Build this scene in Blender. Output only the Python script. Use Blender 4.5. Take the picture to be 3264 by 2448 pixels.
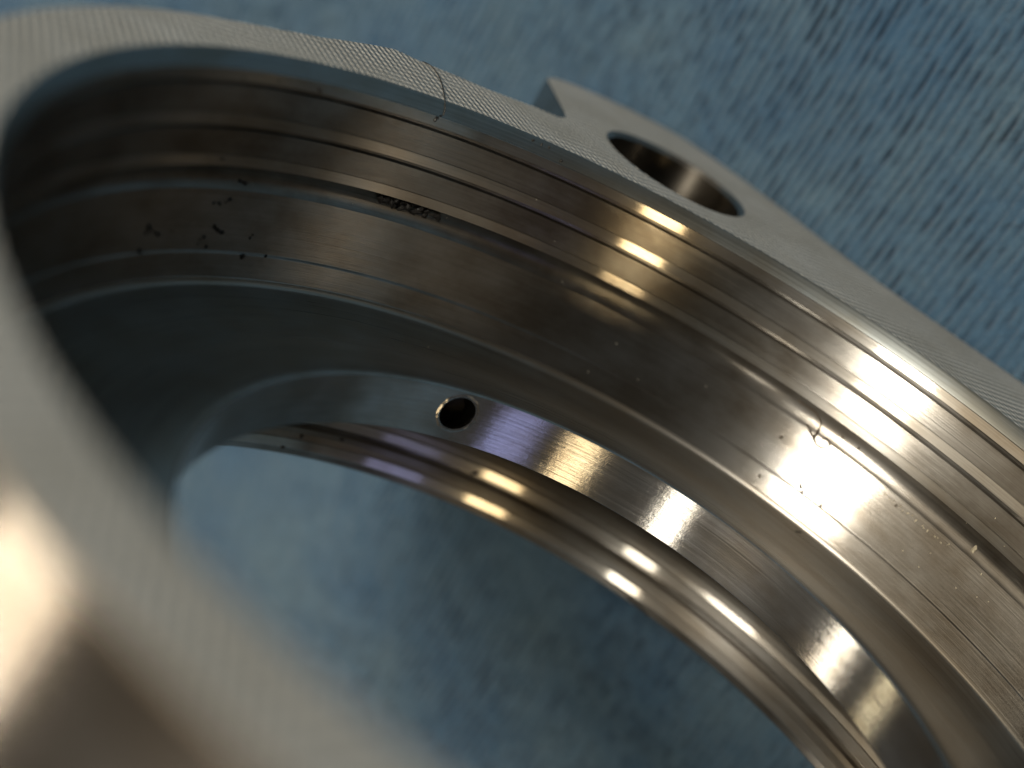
import bpy, bmesh, math, random
import numpy as np
from mathutils import Matrix, Vector

for o in list(bpy.data.objects): bpy.data.objects.remove(o)
scene = bpy.context.scene
col = scene.collection
R = math.radians
S = 0.04                       # metres per ring unit (inner edge of the top face has radius 40 mm)

# ring frame (axis = z) -> world (cloth = z 0): the ring stands on its side, its axis along world X
TH = R(72); CLOTH = 1.3455
n = np.array([-math.cos(TH), -math.sin(TH), 0.0]); ax = np.array([0.0, 0.0, 1.0])
RW = np.stack([ax, np.cross(n, ax), n])
def to_world(p): 
    w = RW @ np.asarray(p, float); w[2] += CLOTH
    return Vector(w * S)

# ---------------------------------------------------------------- camera
CAM = np.array([0.0, -1.86855672, 0.63930006])
CM = np.array([[0.82162452, -0.55102729, 0.1459523], [0.32381793, 0.2404653, -0.91505103], [0.46912163, 0.79909033, 0.37600471]])
FW = 1.414764
cd = bpy.data.cameras.new('camera'); cam = bpy.data.objects.new('camera', cd); col.objects.link(cam)
rw = RW @ CM
m = Matrix(((*rw[0], 0), (*rw[1], 0), (*rw[2], 0), (0, 0, 0, 1))); m.translation = to_world(CAM)
cam.matrix_world = m
cd.sensor_width = 36; cd.lens = 36 * FW; cd.clip_start = 0.002; cd.clip_end = 50
cd.dof.use_dof = True; cd.dof.focus_distance = 2.72 * S; cd.dof.aperture_fstop = 15.5; cd.dof.aperture_blades = 0
scene.camera = cam

# ---------------------------------------------------------------- world and lamps
w = bpy.data.worlds.new('World'); scene.world = w; w.use_nodes = True
bg = w.node_tree.nodes['Background']; bg.inputs[0].default_value = (1.0, 0.96, 0.86, 1); bg.inputs[1].default_value = 0.075
def lamp(name, az, el0, el1, width, radiance, color, dist=0.75):
    """rectangular lamp seen from the ring at azimuth az (ring frame), reaching from el0 to el1 along the ring axis"""
    e = R((el0 + el1) / 2); half = R((el1 - el0) / 2)
    d = Vector(RW @ np.array([math.cos(R(az)) * math.cos(e), math.sin(R(az)) * math.cos(e), math.sin(e)]))
    L = 2 * dist * math.tan(half); Wd = 2 * dist * math.tan(R(width / 2))
    ld = bpy.data.lights.new(name, 'AREA'); ld.shape = 'RECTANGLE'; ld.size = L; ld.size_y = Wd
    ld.energy = radiance * math.pi * L * Wd; ld.color = color
    o = bpy.data.objects.new(name, ld); col.objects.link(o)
    pos = Vector((0, 0, CLOTH * S)) + d * dist
    z = d; x = Vector((1, 0, 0)); y = z.cross(x).normalized(); x = y.cross(z)
    mm = Matrix.Identity(4)
    for i in range(3): mm[i][0], mm[i][1], mm[i][2], mm[i][3] = x[i], y[i], z[i], pos[i]
    o.matrix_world = mm
    return o
lamp('warm_lamp', -55, 1, 8, 8.5, 17, (1.0, 0.76, 0.42))
lamp('warm_lamp', -55, -31, -8, 8.5, 7, (1.0, 0.78, 0.45))
lamp('ceiling_lamp', -88, -34, -9, 7.0, 10, (1.0, 0.92, 0.76))
lamp('overhead_lamp', -110, 8.5, 28, 11.5, 56, (1.0, 0.925, 0.78))
lamp('far_lamp', -151, -46, -21, 4.2, 13, (1.0, 0.9, 0.72))
lamp('small_lamp', -169, -31, -20, 3.0, 6, (1.0, 0.84, 0.52))
lamp('window_glow', -34, -34, -14, 12, 1.3, (0.48, 0.52, 1.0))
lamp('added_fill', -142, 2, 44, 56, 1.05, (1.0, 0.86, 0.64))  # added fill that lifts the right bore wall, standing in for room bounce
scene.render.engine = 'CYCLES'
scene.cycles.sample_clamp_indirect = 0.16
vs = scene.view_settings
vs.view_transform = 'Standard'; vs.look = 'None'; vs.gamma = 1; vs.exposure = 0; vs.use_curve_mapping = False

# ---------------------------------------------------------------- materials
def nodes(name):
    mt = bpy.data.materials.new(name); mt.use_nodes = True
    nt = mt.node_tree; b = nt.nodes['Principled BSDF']
    return mt, nt, b
def N(nt, typ, **kw):
    x = nt.nodes.new(typ)
    for k, v in kw.items():
        if k in x.inputs.keys() if isinstance(k, str) else False: x.inputs[k].default_value = v
        else: setattr(x, k, v)
    return x
def ring_coords(nt, sx, sy, sz, rk):
    """object coordinates in ring units, stretched: (x*sx, y*sy, z*sz + radius*rk)"""
    tc = N(nt, 'ShaderNodeTexCoord'); sp = N(nt, 'ShaderNodeSeparateXYZ'); nt.links.new(tc.outputs['Object'], sp.inputs[0])
    ln = N(nt, 'ShaderNodeVectorMath', operation='LENGTH'); fl = N(nt, 'ShaderNodeVectorMath', operation='MULTIPLY')
    fl.inputs[1].default_value = (1, 1, 0); nt.links.new(tc.outputs['Object'], fl.inputs[0]); nt.links.new(fl.outputs[0], ln.inputs[0])
    def mul(o, k):
        q = N(nt, 'ShaderNodeMath', operation='MULTIPLY'); nt.links.new(o, q.inputs[0]); q.inputs[1].default_value = k / S; return q.outputs[0]
    ad = N(nt, 'ShaderNodeMath', operation='ADD'); nt.links.new(mul(sp.outputs[2], sz), ad.inputs[0]); nt.links.new(mul(ln.outputs['Value'], rk), ad.inputs[1])
    cb = N(nt, 'ShaderNodeCombineXYZ')
    nt.links.new(mul(sp.outputs[0], sx), cb.inputs[0]); nt.links.new(mul(sp.outputs[1], sy), cb.inputs[1]); nt.links.new(ad.outputs[0], cb.inputs[2])
    return cb.outputs[0]
def ramp(nt, src, a, b, c0, c1):
    r = N(nt, 'ShaderNodeValToRGB'); e = r.color_ramp.elements
    e[0].position, e[1].position = a, b; e[0].color = (*c0, 1); e[1].color = (*c1, 1)
    nt.links.new(src, r.inputs[0]); return r.outputs[0]
def noise(nt, vec, scale, detail=3, rough=0.6):
    t = N(nt, 'ShaderNodeTexNoise'); t.inputs['Scale'].default_value = scale; t.inputs['Detail'].default_value = detail; t.inputs['Roughness'].default_value = rough
    nt.links.new(vec, t.inputs['Vector']); return t.outputs['Fac']

def turned_metal(name, base=(0.40, 0.385, 0.365), rough=0.16, aniso=0.75, line=330, bump=0.12, pits=0.0, stain=0.35, broad=0.27, brough=0.42):
    mt, nt, b = nodes(name)
    b.inputs['Metallic'].default_value = 1
    fine = noise(nt, ring_coords(nt, 2.2, 2.2, line, line), 1.0, 4, 0.65)
    blot = noise(nt, ring_coords(nt, 5, 5, 9, 4), 1.0, 5, 0.62)
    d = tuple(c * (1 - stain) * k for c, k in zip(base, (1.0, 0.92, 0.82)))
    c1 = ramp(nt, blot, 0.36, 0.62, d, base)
    mx = N(nt, 'ShaderNodeMix', data_type='RGBA', blend_type='MULTIPLY'); mx.inputs['Factor'].default_value = 0.5
    nt.links.new(c1, mx.inputs[6]); nt.links.new(ramp(nt, fine, 0.3, 0.66, (0.5, 0.49, 0.47), (1, 1, 1)), mx.inputs[7])
    nt.links.new(mx.outputs[2], b.inputs['Base Color'])
    rr = N(nt, 'ShaderNodeMapRange'); rr.inputs[1].default_value = 0.3; rr.inputs[2].default_value = 0.7
    rr.inputs[3].default_value = rough * 0.82; rr.inputs[4].default_value = rough * 1.22
    nt.links.new(fine, rr.inputs[0]); nt.links.new(rr.outputs[0], b.inputs['Roughness'])
    b.inputs['Anisotropic'].default_value = aniso; b.inputs['Anisotropic Rotation'].default_value = 0.25
    tg = N(nt, 'ShaderNodeTangent', direction_type='RADIAL', axis='Z'); nt.links.new(tg.outputs[0], b.inputs['Tangent'])
    h = fine
    if pits:
        pt = noise(nt, ring_coords(nt, 55, 55, 75, 10), 1.0, 3, 0.7)
        ad = N(nt, 'ShaderNodeMath', operation='MULTIPLY_ADD'); nt.links.new(pt, ad.inputs[0]); ad.inputs[1].default_value = pits; nt.links.new(fine, ad.inputs[2]); h = ad.outputs[0]
    bp = N(nt, 'ShaderNodeBump'); bp.inputs['Strength'].default_value = bump; bp.inputs['Distance'].default_value = 0.0002
    nt.links.new(h, bp.inputs['Height']); nt.links.new(bp.outputs[0], b.inputs['Normal'])
    # second, wider lobe: the scatter of the fine turning grooves across their run
    b2 = nt.nodes.new('ShaderNodeBsdfPrincipled'); b2.inputs['Metallic'].default_value = 1.0; b2.inputs['Roughness'].default_value = brough
    b2.inputs['Anisotropic'].default_value = 0.85; b2.inputs['Anisotropic Rotation'].default_value = 0.25
    nt.links.new(mx.outputs[2], b2.inputs['Base Color']); nt.links.new(tg.outputs[0], b2.inputs['Tangent']); nt.links.new(bp.outputs[0], b2.inputs['Normal'])
    ms = N(nt, 'ShaderNodeMixShader'); ms.inputs[0].default_value = broad
    nt.links.new(b.outputs[0], ms.inputs[1]); nt.links.new(b2.outputs[0], ms.inputs[2]); nt.links.new(ms.outputs[0], nt.nodes['Material Output'].inputs[0])
    return mt
def milled_metal(name, base=(0.74, 0.73, 0.70), rough=0.46):
    mt, nt, b = nodes(name); b.inputs['Metallic'].default_value = 0.42
    tc = N(nt, 'ShaderNodeTexCoord')
    def family(cx, cy, k):
        sb = N(nt, 'ShaderNodeVectorMath', operation='SUBTRACT'); nt.links.new(tc.outputs['Object'], sb.inputs[0]); sb.inputs[1].default_value = (cx * S, cy * S, 0)
        ln = N(nt, 'ShaderNodeVectorMath', operation='LENGTH'); nt.links.new(sb.outputs[0], ln.inputs[0])
        mu = N(nt, 'ShaderNodeMath', operation='MULTIPLY'); nt.links.new(ln.outputs['Value'], mu.inputs[0]); mu.inputs[1].default_value = k * 2 * math.pi / S
        sn = N(nt, 'ShaderNodeMath', operation='SINE'); nt.links.new(mu.outputs[0], sn.inputs[0]); return sn.outputs[0]
    a = family(-5.0, -3.6, 72); c = family(4.4, -3.4, 44)      # two overlapping sets of wide cutter arcs
    v = ring_coords(nt, 3, 3, 3, 0); patch = noise(nt, v, 1.0, 2)
    pm = N(nt, 'ShaderNodeMapRange'); pm.inputs[1].default_value = .38; pm.inputs[2].default_value = .62; pm.inputs[3].default_value = .4; pm.inputs[4].default_value = 1.5
    nt.links.new(patch, pm.inputs[0])
    mm = N(nt, 'ShaderNodeMath', operation='MULTIPLY'); nt.links.new(c, mm.inputs[0]); nt.links.new(pm.outputs[0], mm.inputs[1])
    am = N(nt, 'ShaderNodeMath', operation='MULTIPLY'); nt.links.new(a, am.inputs[0])
    p2 = N(nt, 'ShaderNodeMapRange'); p2.inputs[1].default_value = .35; p2.inputs[2].default_value = .65; p2.inputs[3].default_value = .15; p2.inputs[4].default_value = 1.2
    nt.links.new(noise(nt, ring_coords(nt, 9, 9, 3, 0), 1.0, 4, .65), p2.inputs[0]); nt.links.new(p2.outputs[0], am.inputs[1])
    ad = N(nt, 'ShaderNodeMath', operation='ADD'); nt.links.new(am.outputs[0], ad.inputs[0]); nt.links.new(mm.outputs[0], ad.inputs[1])
    gr = noise(nt, ring_coords(nt, 130, 130, 130, 0), 1.0, 3, 0.7)
    a2 = N(nt, 'ShaderNodeMath', operation='MULTIPLY_ADD'); nt.links.new(gr, a2.inputs[0]); a2.inputs[1].default_value = 3.0; nt.links.new(ad.outputs[0], a2.inputs[2])
    bp = N(nt, 'ShaderNodeBump'); bp.inputs['Strength'].default_value = 0.8; bp.inputs['Distance'].default_value = 0.00009
    nt.links.new(a2.outputs[0], bp.inputs['Height']); nt.links.new(bp.outputs[0], b.inputs['Normal'])
    bl = noise(nt, ring_coords(nt, 6, 6, 6, 0), 1.0, 4)
    mx = N(nt, 'ShaderNodeMix', data_type='RGBA', blend_type='MULTIPLY'); mx.inputs['Factor'].default_value = 1.0
    nt.links.new(ramp(nt, bl, .3, .7, (base[0] * .78, base[1] * .76, base[2] * .72), base), mx.inputs[6])
    hn = N(nt, 'ShaderNodeMapRange'); hn.inputs[1].default_value = -0.6; hn.inputs[2].default_value = 3.4; nt.links.new(a2.outputs[0], hn.inputs[0])
    nt.links.new(ramp(nt, hn.outputs[0], .28, .78, (0.62, 0.62, 0.62), (1.05, 1.05, 1.05)), mx.inputs[7])
    nt.links.new(mx.outputs[2], b.inputs['Base Color'])
    rr = N(nt, 'ShaderNodeMapRange'); rr.inputs[1].default_value = .3; rr.inputs[2].default_value = .7; rr.inputs[3].default_value = rough * 1.15; rr.inputs[4].default_value = rough * .7
    nt.links.new(gr, rr.inputs[0]); nt.links.new(rr.outputs[0], b.inputs['Roughness'])
    return mt
M_bore = turned_metal('turned_metal')
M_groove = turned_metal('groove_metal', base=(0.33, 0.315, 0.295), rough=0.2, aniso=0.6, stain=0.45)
M_strip = turned_metal('bright_strip_metal', base=(0.48, 0.46, 0.43), rough=0.09, aniso=0.5, line=300, bump=0.03, stain=0.25, broad=0.35)
M_land = turned_metal('polished_land_metal', base=(0.52, 0.51, 0.5), rough=0.15, aniso=0.8, line=260, bump=0.14, pits=0.25, broad=0.14, stain=0.3)
M_floor = turned_metal('satin_metal', base=(0.44, 0.425, 0.40), rough=0.31, aniso=0.2, line=240, bump=0.05, stain=0.12)
M_outer = turned_metal('outer_metal', base=(0.46, 0.42, 0.385), rough=0.15, aniso=0.3, broad=0.12)
M_chamfer = turned_metal('chamfer_metal', base=(0.36, 0.39, 0.40), rough=0.35, aniso=0.3, bump=0.06, stain=0.15)
M_hole_shade = turned_metal('shade_painted_drilled_metal', base=(0.03, 0.028, 0.024), rough=0.5, aniso=0.0, line=120, bump=0.5, broad=0.5)  # near-black base paints depth shade into the shallow oil hole
M_top = milled_metal('milled_metal')
M_hole = turned_metal('drilled_metal', base=(0.27, 0.25, 0.22), rough=0.09, aniso=0.2, line=90, bump=0.2, broad=0.3)
def plain(name, c, rough=0.7, metal=0.0):
    mt, nt, b = nodes(name); tc = N(nt, 'ShaderNodeTexCoord')
    f = noise(nt, tc.outputs['Object'], 3000, 3)
    nt.links.new(ramp(nt, f, .3, .7, tuple(x * .6 for x in c), c), b.inputs['Base Color'])
    b.inputs['Roughness'].default_value = rough; b.inputs['Metallic'].default_value = metal
    return mt
M_dirt = plain('black_grime', (0.012, 0.011, 0.01), 0.55)
M_brown = plain('brown_fibre', (0.07, 0.05, 0.03), 0.7)
M_hair = plain('dark_fibre', (0.02, 0.018, 0.015), 0.5)
M_chip = plain('bright_chip', (0.42, 0.37, 0.27), 0.55, 0.5)
M_dust = plain('pale_dust', (0.3, 0.28, 0.24), 0.9)

def cloth_material():
    mt, nt, b = nodes('blue_knit_cotton')
    tc = N(nt, 'ShaderNodeTexCoord')
    mp = N(nt, 'ShaderNodeMapping'); mp.inputs['Scale'].default_value = (1 / S,) * 3; nt.links.new(tc.outputs['Object'], mp.inputs[0])
    v = mp.outputs[0]
    big = noise(nt, v, 2.4, 5, 0.6); fz = noise(nt, v, 60, 5, 0.72)
    mp2 = N(nt, 'ShaderNodeMapping'); mp2.inputs['Scale'].default_value = (34, 48, 40); nt.links.new(v, mp2.inputs[0])
    fib = noise(nt, mp2.outputs[0], 1.0, 4, 0.7)
    c1 = ramp(nt, big, .35, .65, (0.044, 0.104, 0.184), (0.082, 0.144, 0.204))
    mx = N(nt, 'ShaderNodeMix', data_type='RGBA', blend_type='MULTIPLY'); mx.inputs['Factor'].default_value = 0.7
    nt.links.new(c1, mx.inputs[6]); nt.links.new(ramp(nt, fib, .32, .6, (0.6, 0.64, 0.68), (1, 1, 1)), mx.inputs[7])
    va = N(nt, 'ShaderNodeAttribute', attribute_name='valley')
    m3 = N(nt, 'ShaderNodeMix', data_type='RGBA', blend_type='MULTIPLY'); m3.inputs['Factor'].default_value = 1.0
    nt.links.new(mx.outputs[2], m3.inputs[6]); nt.links.new(ramp(nt, va.outputs['Fac'], .0, .8, (1, 1, 1), (0.22, 0.3, 0.38)), m3.inputs[7])  # valleys darker: less faded dye, plus rib depth shade put into the colour
    nt.links.new(m3.outputs[2], b.inputs['Base Color'])
    b.inputs['Roughness'].default_value = 0.95; b.inputs['Specular IOR Level'].default_value = 0.15
    b.inputs['Sheen Weight'].default_value = 0.12; b.inputs['Sheen Roughness'].default_value = 0.5
    ad = N(nt, 'ShaderNodeMath', operation='ADD'); nt.links.new(fz, ad.inputs[0]); nt.links.new(fib, ad.inputs[1])
    bp = N(nt, 'ShaderNodeBump'); bp.inputs['Strength'].default_value = 0.9; bp.inputs['Distance'].default_value = 0.0006
    nt.links.new(ad.outputs[0], bp.inputs['Height']); nt.links.new(bp.outputs[0], b.inputs['Normal'])
    return mt
M_cloth = cloth_material()

# ---------------------------------------------------------------- helpers
def link(name, me, mat, parent=None):
    o = bpy.data.objects.new(name, me); col.objects.link(o)
    if mat: me.materials.append(mat)
    if parent: o.parent = parent
    return o
def finish(me, smooth_angle=28):
    me.shade_smooth(); me.set_sharp_from_angle(angle=R(smooth_angle))
SEG = 720
def lathe(name, prof, mat, parent, seg=SEG, sharp=28, skip=None):
    """prof = [(r, z), ...] in ring units, listed so that the visible side is the inside of the turn"""
    a = np.linspace(0, 2 * math.pi, seg, endpoint=False); k = len(prof)
    v = np.zeros((k, seg, 3))
    for i, (r, z) in enumerate(prof):
        v[i, :, 0] = r * np.cos(a); v[i, :, 1] = r * np.sin(a); v[i, :, 2] = z
    f = []
    for i in range(k - 1):
        for j in range(seg):
            if skip and skip(a[j], i): continue
            j2 = (j + 1) % seg
            f.append((i * seg + j, (i + 1) * seg + j, (i + 1) * seg + j2, i * seg + j2))
    me = bpy.data.meshes.new(name); me.from_pydata((v.reshape(-1, 3) * S).tolist(), [], f); me.update(); finish(me, sharp)
    return link(name, me, mat, parent)

# ---------------------------------------------------------------- cloth
def value_noise(x, y, seed):
    rng = np.random.default_rng(seed); T = rng.random((256, 256))
    xi, yi = np.floor(x).astype(int), np.floor(y).astype(int); fx, fy = x - xi, y - yi
    fx, fy = fx * fx * (3 - 2 * fx), fy * fy * (3 - 2 * fy)
    g = lambda i, j: T[i % 256, j % 256]
    return (g(xi, yi) * (1 - fx) + g(xi + 1, yi) * fx) * (1 - fy) + (g(xi, yi + 1) * (1 - fx) + g(xi + 1, yi + 1) * fx) * fy
def make_cloth():
    P = 0.0245
    ys = np.concatenate([np.linspace(-60, -6, 24, endpoint=False), np.linspace(-6, -0.9, 40, endpoint=False), np.arange(-0.9, 3.2, P / 7), np.linspace(3.2, 7, 30), np.linspace(8, 40, 12)])
    xs = np.concatenate([np.linspace(-30, -6.5, 12, endpoint=False), np.linspace(-6.5, -2.9, 30, endpoint=False), np.arange(-2.9, 1.8, 0.0125), np.linspace(1.8, 6, 36), np.linspace(8, 40, 12)])
    X, Y = np.meshgrid(xs, ys, indexing='ij')
    warp = 0.05 * (value_noise(X * .8 + 9, Y * .8 + 9, 3) - .5) + 0.012 * (value_noise(X * 4 + 40, Y * 4 + 40, 4) - .5)
    u = (Y + warp + X * 0.02) / P
    fade = np.clip(np.minimum.reduce([(X + 2.9) / .4, (1.8 - X) / .4, (Y + .9) / .3, (3.2 - Y) / .3]), 0, 1)
    rib = np.abs(np.sin(math.pi * u)) ** 0.8
    colid = np.floor(u + 0.5)
    dash = np.clip(value_noise(X * 31 + colid * 7.3 + 300, colid * 0.73 + 50, 5) * 1.9 - 0.5, 0, 1)     # broken valleys
    patch = 0.35 + 0.65 * value_noise(X * 2.6 + 30, Y * 2.6 + 30, 8)
    lump2 = value_noise(X * 34 + 20, Y * 42 + 20, 6); wear3 = value_noise(X * 13 + 20, Y * 17 + 20, 9)
    valley = (1 - rib) * (0.3 + 0.7 * dash) * patch * (0.3 + 1.1 * lump2)
    z = -valley * 0.013 - (1 - rib) * 0.002 + (lump2 - 1) * 0.005 + (wear3 - 1) * 0.007
    z *= fade
    valley *= fade
    fold = 0.05 * (value_noise(X * .55 + 5, Y * .75 + 15, 7) - 1) 
    near = np.clip((np.hypot(X + .3, Y - .45) - 0.9) / 1.2, 0, 1)
    z = z + fold * near - 0.001
    v = np.stack([X, Y, z], -1).reshape(-1, 3) * S
    nx, ny = len(xs), len(ys)
    i = np.arange((nx - 1) * (ny - 1)); a = (i // (ny - 1)) * ny + i % (ny - 1)
    f = np.stack([a, a + ny, a + ny + 1, a + 1], 1)
    me = bpy.data.meshes.new('cloth'); me.vertices.add(len(v)); me.vertices.foreach_set('co', v.ravel())
    me.loops.add(f.size); me.loops.foreach_set('vertex_index', f.ravel().astype(np.int32))
    me.polygons.add(len(f)); me.polygons.foreach_set('loop_start', (np.arange(len(f)) * 4).astype(np.int32)); 
    me.update(calc_edges=True); me.validate(); me.shade_smooth()
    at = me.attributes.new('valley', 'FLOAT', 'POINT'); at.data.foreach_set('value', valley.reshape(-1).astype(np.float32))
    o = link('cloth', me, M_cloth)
    o['kind'] = 'structure'; o['label'] = 'faded blue ribbed knit cotton cloth spread under the metal ring'; o['category'] = 'cloth'
make_cloth()

# ---------------------------------------------------------------- the ring
ring = bpy.data.objects.new('machined_ring', None); col.objects.link(ring)
rm = Matrix(((*RW[0], 0), (*RW[1], 0), (*RW[2], CLOTH * S), (0, 0, 0, 1))); ring.matrix_world = rm
ring.empty_display_size = 0.01
ring['label'] = 'bare machined metal ring housing with stepped bore standing on its side on blue cloth'; ring['category'] = 'metal ring'

OUT = [(180, 1.116), (163, 1.116), (157, 1.124), (151.6, 1.142), (146.9, 1.175), (143, 1.206), (141.2, 1.220), (139.8, 1.213), (138.7, 1.205), (136.4, 1.203), (131, 1.199),
       (127.5, 1.212), (125.7, 1.222), (123.6, 1.225), (122.4, 1.233), (121.7, 1.255), (121.5, 1.29), (121.4, 1.40), (121.35, 1.515), (121.0, 1.545), (120.2, 1.570), (119.2, 1.590), (116, 1.622), (113.2, 1.64),
       (109.5, 1.653), (107.3, 1.645), (105, 1.615), (102.7, 1.579), (98, 1.496), (95, 1.45), (91.7, 1.406), (88.5, 1.373), (86.5, 1.357), (83, 1.341), (78.7, 1.334), (71, 1.335), (40, 1.335), (33, 1.325), (22, 1.24), (12, 1.13), (7, 1.118), (0, 1.117), (-180, 1.116)]
def outline():
    a = np.array([p[0] for p in OUT][::-1], float); r = np.array([p[1] for p in OUT][::-1], float)
    aa = np.concatenate([np.linspace(-180, 0, 300, endpoint=False), np.linspace(0, 120, 260, endpoint=False), np.linspace(120, 123, 60, endpoint=False), np.linspace(123, 180, 160, endpoint=False)])
    rr = np.interp(aa, a, r)
    return np.stack([rr * np.cos(np.radians(aa)), rr * np.sin(np.radians(aa))], 1)
O2 = outline()
def inset(P, d):
    t = np.roll(P, -1, 0) - np.roll(P, 1, 0); t /= np.linalg.norm(t, axis=1)[:, None]
    return P + np.stack([-t[:, 1], t[:, 0]], 1) * d
HC = np.array([-0.41176, 1.18524]); HR = 0.1602
ha = np.linspace(0, 2 * math.pi, 96, endpoint=False)
def circ(r, c=(0, 0), k=SEG):
    a = np.linspace(0, 2 * math.pi, k, endpoint=False); return np.stack([c[0] + r * np.cos(a), c[1] + r * np.sin(a)], 1)
FL = -0.36                       # underside of the flange
def flat_with_holes(name, loops, z, mat, up=True):
    bm = bmesh.new(); ed = []
    for L in loops:
        vs_ = [bm.verts.new((x * S, y * S, z * S)) for x, y in L]
        ed += [bm.edges.new((vs_[i], vs_[(i + 1) % len(vs_)])) for i in range(len(vs_))]
    bmesh.ops.triangle_fill(bm, use_beauty=True, use_dissolve=False, edges=ed, normal=(0, 0, 1 if up else -1))
    for f in bm.faces:
        if (f.normal.z > 0) != up: f.normal_flip()
    me = bpy.data.meshes.new(name); bm.to_mesh(me); bm.free()
    return link(name, me, mat, ring)
def wall(name, rows, mat, parent, sharp=28):
    """rows = [(N x 2 outline, z)] joined into a band"""
    k = len(rows[0][0]); v = []; f = []
    for P, z in rows: v += [(x * S, y * S, z * S) for x, y in P]
    for i in range(len(rows) - 1):
        for j in range(k):
            j2 = (j + 1) % k; f.append((i * k + j, (i + 1) * k + j, (i + 1) * k + j2, i * k + j2))
    me = bpy.data.meshes.new(name); me.from_pydata(v, [], f); me.update(); finish(me, sharp)
    return link(name, me, mat, parent)
B = 0.004
top = flat_with_holes('top_face', [inset(O2, B), circ(1.0 + B), circ(HR + .010, HC, 96)], 0.0, M_top)
top['label'] = 'flat milled top face with diagonal cutter lines and a lug'
wall('outer_wall', [(inset(O2, B), 0.0), (O2, -B), (O2, FL + B), (inset(O2, B), FL)], M_outer, ring)
flat_with_holes('flange_underside', [inset(O2, B), circ(1.105), circ(HR, HC, 96)], FL, M_outer, up=False)
mh = wall('mounting_hole', [(circ(HR, HC, 96), -.009), (circ(HR, HC, 96), FL)], M_hole, ring)
wall('hole_chamfer', [(circ(HR + .010, HC, 96), 0.0), (circ(HR, HC, 96), -.009)], M_strip, mh)
mh['label'] = 'round drilled hole through the lug'
# bore, from the top edge downwards
lathe('entry_chamfer', [(1.0 + B, 0.0), (1.0005, -0.0025), (0.9885, -0.0265)], M_chamfer, ring)
def tooth(z0, h=0.018, nxt=None):
    t = lathe('seal_land', [(0.9885, z0 + 0.0012), (0.9875, z0), (0.9842, z0 - h), (0.9862, z0 - h - 0.001)], M_strip, ring, sharp=4)
    if nxt is not None:
        g = [(0.9862, z0 - h - .001), (0.9965, z0 - h - .002), (0.998, z0 - h - .0035), (0.998, z0 - h - .0095), (0.9972, z0 - h - .0105), (0.9948, z0 - h - .0125), (0.9938, z0 - h - .0135), (0.9865, nxt + .0015)]
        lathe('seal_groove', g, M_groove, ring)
tooth(-0.028, nxt=-0.108); tooth(-0.108, nxt=-0.184); tooth(-0.184)
def arc(cx, cz, r, a0, a1, k=10): return [(cx + r * math.cos(R(a)), cz + r * math.sin(R(a))) for a in np.linspace(a0, a1, k)]
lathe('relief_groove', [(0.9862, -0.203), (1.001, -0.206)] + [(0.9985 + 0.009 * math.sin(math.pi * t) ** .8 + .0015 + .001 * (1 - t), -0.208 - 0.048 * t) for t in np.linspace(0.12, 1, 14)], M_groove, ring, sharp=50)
lathe('main_bore', [(1.0, -0.256), (1.0125, -0.2575), (0.984, -0.3675), (0.9834, -0.369)], M_bore, ring, sharp=4)
lathe('lower_bore_band', [(0.9834, -0.369), (0.9805, -0.371), (0.9795, -0.3725), (0.9685, -0.4135), (0.9675, -0.415)], M_bore, ring, sharp=4)
fl = [(0.9675, -0.415), (0.9672, -0.4195), (0.9655, -0.4235), (0.961, -0.427)]
for t in np.linspace(0, 1, 18): fl.append((0.955 - t * 0.285, -0.4285 - 0.02 * math.sin(math.pi * min(1, t * 1.35)) * (1 - t) + 0.044 * t ** 1.6))
fl += [(0.660, -0.3835), (0.652, -0.3828), (0.6465, -0.384)]
lathe('floor', fl, M_floor, ring, sharp=35)
# polished land with the small drilled oil hole
LR = 0.643; LZ0, LZ1 = -0.3862, -0.488
HP = np.array([-0.43270, 0.47562, -0.4308]); HPH = math.atan2(HP[1], HP[0]); OR = 0.0345
def make_land():
    dphi = 0.15
    bm = bmesh.new()
    lathe_pts = [(0.6465, -0.384), (LR, LZ0)]
    # cylinder unrolled: (phi, z) plane with a round hole, filled and then rolled up
    ph = np.linspace(HPH + dphi, HPH + 2 * math.pi - dphi, 640)
    zz = np.linspace(LZ0, LZ1, 4)
    g = [[bm.verts.new((LR * math.cos(p) * S, LR * math.sin(p) * S, z * S)) for p in ph] for z in zz]
    for i in range(3):
        for j in range(len(ph) - 1): bm.faces.new((g[i][j], g[i + 1][j], g[i + 1][j + 1], g[i][j + 1]))
    # patch round the hole: radial rings between circle and rectangle
    hw = dphi * LR; up, dn = LZ0 - HP[2], HP[2] - LZ1
    corners = [math.atan2(up, hw), math.atan2(up, -hw), math.atan2(-dn, -hw) + 2 * math.pi, math.atan2(-dn, hw) + 2 * math.pi]
    ang = []
    for c0, c1 in zip(corners, corners[1:] + [corners[0] + 2 * math.pi]): ang += list(np.linspace(c0, c1, 16, endpoint=False))
    k = len(ang); rings = []
    for t in np.linspace(0, 1, 9):
        row = []
        for a in ang:
            c, s = math.cos(a), math.sin(a)
            lim = min(hw / max(abs(c), 1e-6), (up if s > 0 else dn) / max(abs(s), 1e-6))
            rr = OR + (lim - OR) * t ** 1.3
            row.append((rr * c / LR, rr * s))
        rings.append([bm.verts.new((LR * math.cos(HPH + u) * S, LR * math.sin(HPH + u) * S, (HP[2] + v) * S)) for u, v in row])
    for i in range(8):
        for q in range(k): bm.faces.new((rings[i][q], rings[i][(q + 1) % k], rings[i + 1][(q + 1) % k], rings[i + 1][q]))
    bmesh.ops.remove_doubles(bm, verts=bm.verts, dist=2e-6)
    for f in bm.faces:
        c = f.calc_center_median(); f.normal_update()
        if f.normal.x * c.x + f.normal.y * c.y > 0: f.normal_flip()
    me = bpy.data.meshes.new('polished_land'); bm.to_mesh(me); bm.free(); me.shade_smooth()
    return link('polished_land', me, M_land, ring)
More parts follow.
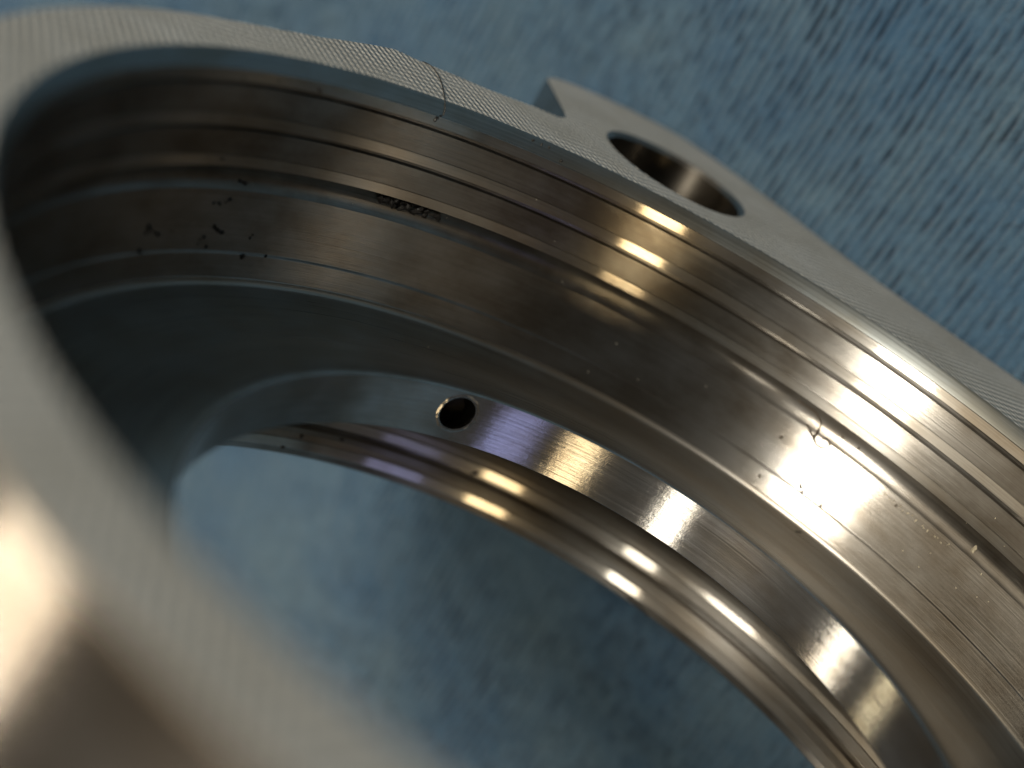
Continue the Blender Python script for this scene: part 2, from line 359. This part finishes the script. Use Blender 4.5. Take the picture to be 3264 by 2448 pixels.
land = make_land(); land['label'] = 'narrow shiny inner band with one small drilled hole'
lathe('land_edge', [(0.6465, -0.384), (LR, LZ0)], M_land, ring)
def oil_hole():
    """bright chamfer ring and shade-painted drilled wall of the small hole in the land"""
    er = np.array([math.cos(HPH), math.sin(HPH), 0]); et = np.array([-math.sin(HPH), math.cos(HPH), 0]); ez = np.array([0, 0, 1.0])
    k = 64; rows = []
    rng = random.Random(4); jit = [1 + rng.uniform(-.02, .05) for _ in range(k)]
    for rad, dep in ((1.2, None), (1.08, None), (0.97, 0.007), (0.95, 0.010), (0.93, 0.04), (0.0, 0.046)):
        row = []
        for q in range(k):
            a = 2 * math.pi * (q + .5) / k; rr = OR * rad * (jit[q] if dep is None else 1); u, v = rr * math.cos(a), rr * math.sin(a)
            if dep is None: 
                lift = 0.0012 if rad < 1.1 else -0.0004
                p = np.array([math.cos(HPH + u / LR), math.sin(HPH + u / LR), 0]) * (LR - lift) + ez * (HP[2] + v)
            else: p = er * (LR * math.cos(u / LR) + dep) + et * u + ez * (HP[2] + v - 0.35 * dep)
            row.append(p)
        rows.append(row)
    v = [tuple(p * S) for row in rows for p in row]; f = []
    for i in range(len(rows) - 1):
        for q in range(k): f.append((i * k + q, i * k + (q + 1) % k, (i + 1) * k + (q + 1) % k, (i + 1) * k + q))
    half = 3 * k
    me = bpy.data.meshes.new('oil_hole'); me.from_pydata(v, [], [x for x in f]); me.update(); finish(me, 40)
    o = link('oil_hole', me, M_hole_shade, land); me.materials.append(M_land)
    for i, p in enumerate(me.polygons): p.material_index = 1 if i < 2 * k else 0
    o['label'] = 'small round oil hole with burred rim'
oil_hole()
# lower section below the land
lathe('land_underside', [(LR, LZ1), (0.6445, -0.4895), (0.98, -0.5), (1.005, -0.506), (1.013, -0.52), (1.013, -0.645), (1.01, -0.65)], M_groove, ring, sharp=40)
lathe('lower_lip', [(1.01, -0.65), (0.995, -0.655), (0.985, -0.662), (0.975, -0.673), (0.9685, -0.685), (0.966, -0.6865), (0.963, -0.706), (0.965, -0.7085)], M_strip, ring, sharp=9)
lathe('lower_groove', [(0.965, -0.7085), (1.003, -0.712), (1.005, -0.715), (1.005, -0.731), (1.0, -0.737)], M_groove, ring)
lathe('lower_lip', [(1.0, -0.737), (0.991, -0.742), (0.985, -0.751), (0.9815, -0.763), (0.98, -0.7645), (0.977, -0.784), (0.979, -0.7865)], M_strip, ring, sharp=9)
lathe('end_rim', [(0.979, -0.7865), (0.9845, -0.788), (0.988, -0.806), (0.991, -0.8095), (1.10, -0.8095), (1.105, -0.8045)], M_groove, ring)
lathe('lower_outer_wall', [(1.105, -0.8045), (1.105, FL - 0.0005)], M_outer, ring)

# ---------------------------------------------------------------- small loose things on the metal
bpy.context.view_layer.update()
dg = bpy.context.evaluated_depsgraph_get()
cam_o = m.translation.copy()
def hit(px, py):
    """point and normal of the surface under a pixel of the 2212 x 1659 view"""
    f = FW * 2212.0
    d = Vector(rw @ np.array([(px - 1106.0) / f, -(py - 829.5) / f, -1.0])).normalized()
    ok, loc, nor, _i, ob, _m = scene.ray_cast(dg, cam_o, d)
    if not ok or ob.name == 'cloth': return None, None
    if nor.dot(d) > 0: nor = -nor
    return loc, nor
rnd = random.Random(11)
def chunk_mesh(name, mat, seed, stretch=(1, 1, .6), sub=1):
    r = random.Random(seed); bm = bmesh.new(); bmesh.ops.create_icosphere(bm, subdivisions=sub, radius=1)
    for v in bm.verts:
        k = r.uniform(.55, 1.25); v.co = Vector((v.co.x * stretch[0], v.co.y * stretch[1], v.co.z * stretch[2])) * k
    me = bpy.data.meshes.new(name); bm.to_mesh(me); bm.free(); me.materials.append(mat); return me
PX = S / 1118.0               # metres covered by one view pixel at the focus distance
def scatter(name, meshes, pts, sizes, label, cat, group, lift=0.25):
    for i, (x, y) in enumerate(pts):
        loc, nor = hit(x, y)
        if loc is None: continue
        sz = sizes if not isinstance(sizes, (list, tuple)) else rnd.uniform(*sizes)
        o = bpy.data.objects.new(name, rnd.choice(meshes)); col.objects.link(o)
        q = nor.to_track_quat('Z', 'Y').to_matrix().to_4x4() @ Matrix.Rotation(rnd.uniform(0, 6.28), 4, 'Z')
        o.matrix_world = Matrix.Translation(loc + nor * sz * PX * lift * .5) @ q @ Matrix.Scale(sz * PX * .5, 4)
        o['label'] = label; o['category'] = cat
        if group: o['group'] = group
black = [chunk_mesh('crumb', M_dirt, 20 + i, (1, .7 + .2 * i, .5)) for i in range(4)]
pale = [chunk_mesh('speck', M_dust, 40 + i, (1, .6, .5)) for i in range(3)]
chip = [chunk_mesh('chip', M_chip, 60 + i, (1.2, .5, .3)) for i in range(3)]
clump = []
for i in range(26):
    t = i / 25.0; clump.append((822 + 124 * t + rnd.uniform(-4, 4), 424 + 40 * t + rnd.uniform(-7, 7)))
scatter('grease_crumb', black, clump, (12, 22), 'tiny black grease crumb in the long clump below the lowest seal groove', 'dirt crumb', 'grease clump below the seal grooves', lift=0.9)
spots = [(322, 492), (330, 500), (316, 503), (341, 505), (372, 498), (432, 517), (440, 512), (428, 527), (446, 533), (470, 497), (463, 489), (480, 502), (540, 514), (546, 507), (302, 541), (524, 553), (574, 553), (462, 437), (475, 440), (487, 437), (497, 430), (528, 396), (520, 391)]
scatter('grease_speck', black, spots, (5, 14), 'black grease speck on the dark wall of the wide main bore', 'dirt speck', 'grease specks on the bore wall')
scatter('chamfer_speck', black, [(692, 199), (688, 193), (525, 168), (602, 177), (455, 253), (481, 343), (1152, 303), (1170, 312), (1186, 318), (1212, 347), (945, 254), (952, 250), (940, 258)], (5, 11), 'small black dirt speck sitting on the edge of a ring step near the top face', 'dirt speck', 'specks on the step edges')
scatter('dark_flake', black, [(1730, 1054), (1733, 1062), (1728, 1048)], (9, 14), 'larger dark flake in the bright glare patch on the bore wall', 'flake', 'pieces of the larger flake in the glare')
scatter('dark_flake', black, [(1775, 1090), (1771, 1096)], (6, 9), 'smaller dark flake in the bright glare patch on the bore wall', 'flake', 'pieces of the smaller flake in the glare')
scatter('brown_spot', [chunk_mesh('spot', M_brown, 80 + i) for i in range(2)], [(1877, 1048), (1820, 944), (1855, 968), (1688, 944), (1640, 1029), (1936, 1092)], (5, 9), 'small brown dirt spot on the shiny bore wall round the glare', 'dirt speck', 'brown spots by the glare')
rim_dirt = [(1360 + i * 4.6, 1292 + i * 4.2) for i in range(9)] + [(1447 + i * 7, 1368 + i * 6.2) for i in range(12)] + [(1560 + i * 8, 1468 + i * 7.3) for i in range(10)] + [(1020, 1025), (1026, 1022), (650, 942), (738, 950), (610, 965)]
scatter('rim_grime', black, rim_dirt, (8, 15), 'black grime crumb along the lower lip edge next to the cloth', 'dirt crumb', 'grime along the lower edge')
dust = [(762, 440), (1214, 609), (1218, 614), (1247, 634), (1270, 803), (925, 750), (1332, 742), (1159, 431), (1198, 521), (1525, 835), (1378, 820), (965, 470), (1646, 960)]
scatter('dust_speck', pale, dust, (2.5, 6), 'pale dust speck on the brown turned bore wall', 'dust speck', 'pale dust on the bore wall')
sw = [(1912 + 9.5 * i + rnd.uniform(-5, 5), 1070 + 7.8 * i + rnd.uniform(-4, 4)) for i in range(15)]
scatter('swarf_chip', chip, sw, (4, 9), 'tiny bright metal shaving in the row beside the glare patch', 'metal shaving', 'shavings in a row')
rest = [(2045, 1178), (2010, 1195), (1985, 1225), (1950, 1190), (2088, 1130), (2120, 1240), (2135, 1300), (2065, 1270), (2110, 1290), (2170, 1180), (2150, 1120), (1890, 1190), (1905, 1230), (1940, 1260), (2000, 1320), (2185, 1265), (1990, 1115), (2060, 1065), (2190, 1300)]
scatter('loose_chip', chip, rest[:11], (2.5, 5), 'bright metal grain scattered on the bore wall right of the glare', 'metal shaving', 'scattered metal grains')
scatter('metal_flake', [chunk_mesh('flake', M_chip, 71, (1.4, .8, .3))], [(2104, 1186)], 15, 'largest loose silver metal flake lying on the bore wall', 'metal flake', None)
def tube(name, px, radius, mat, label, cat, lift=1.0):
    P = []
    for x, y in px:
        loc, nor = hit(x, y)
        if loc is not None: P.append(loc + nor * radius * lift)
    pts = []
    for i in range(len(P) - 1):
        p0, p1, p2, p3 = P[max(i - 1, 0)], P[i], P[i + 1], P[min(i + 2, len(P) - 1)]
        for k in range(6):
            t = k / 6.0
            pts.append(0.5 * ((2 * p1) + (p2 - p0) * t + (2 * p0 - 5 * p1 + 4 * p2 - p3) * t * t + (3 * p1 - p0 - 3 * p2 + p3) * t ** 3))
    pts.append(P[-1]); v = []; f = []
    base = pts[0].copy()
    for i, p in enumerate(pts):
        d = (pts[min(i + 1, len(pts) - 1)] - pts[max(i - 1, 0)]).normalized(); a = d.orthogonal().normalized(); b = d.cross(a)
        rr = radius * (0.7 if i in (0, len(pts) - 1) else 1)
        for q in range(6): v.append(tuple(p - base + (a * math.cos(q * math.pi / 3) + b * math.sin(q * math.pi / 3)) * rr))
    for i in range(len(pts) - 1):
        for q in range(6): f.append((i * 6 + q, i * 6 + (q + 1) % 6, i * 6 + 6 + (q + 1) % 6, i * 6 + 6 + q))
    f.append(tuple(range(5, -1, -1))); f.append(tuple(range(len(v) - 6, len(v))))
    me = bpy.data.meshes.new(name); me.from_pydata(v, [], f); me.update(); me.shade_smooth()
    if label: o = link(name, me, mat); o['label'] = label; o['category'] = cat
    else: o = link(name, me, mat, cat)
    o.location = base
    if not label: o.location = base - cat.location
    return o
tube('hair', [(912, 134), (922, 138), (934, 146), (944, 160), (952, 176), (957, 195), (960, 215), (961, 235), (957, 250)], 1.1 * PX, M_hair, 'dark curved hair lying across the milled top face', 'hair')
lint = tube('lint_fibre', [(1724, 864), (1742, 876), (1761, 890), (1772, 908), (1770, 924), (1761, 940), (1758, 950), (1764, 960), (1776, 967), (1788, 965), (1792, 954), (1785, 947), (1776, 949), (1770, 956)], 2.0 * PX, M_brown, 'curled brown lint fibre stuck above the bright glare patch', 'lint')
tube('thick_strand', [(1744, 918), (1749, 930), (1757, 944), (1761, 955)], 3.2 * PX, M_brown, None, lint)
tube('thick_strand', [(1769, 927), (1763, 936), (1757, 946)], 3.0 * PX, M_brown, None, lint)
tube('fibre_bit', [(2018 - 300, 1148 + 0), (1724, 1149), (1731, 1151)], 1.2 * PX, M_hair, 'short dark fibre lying on the satin floor step', 'lint')
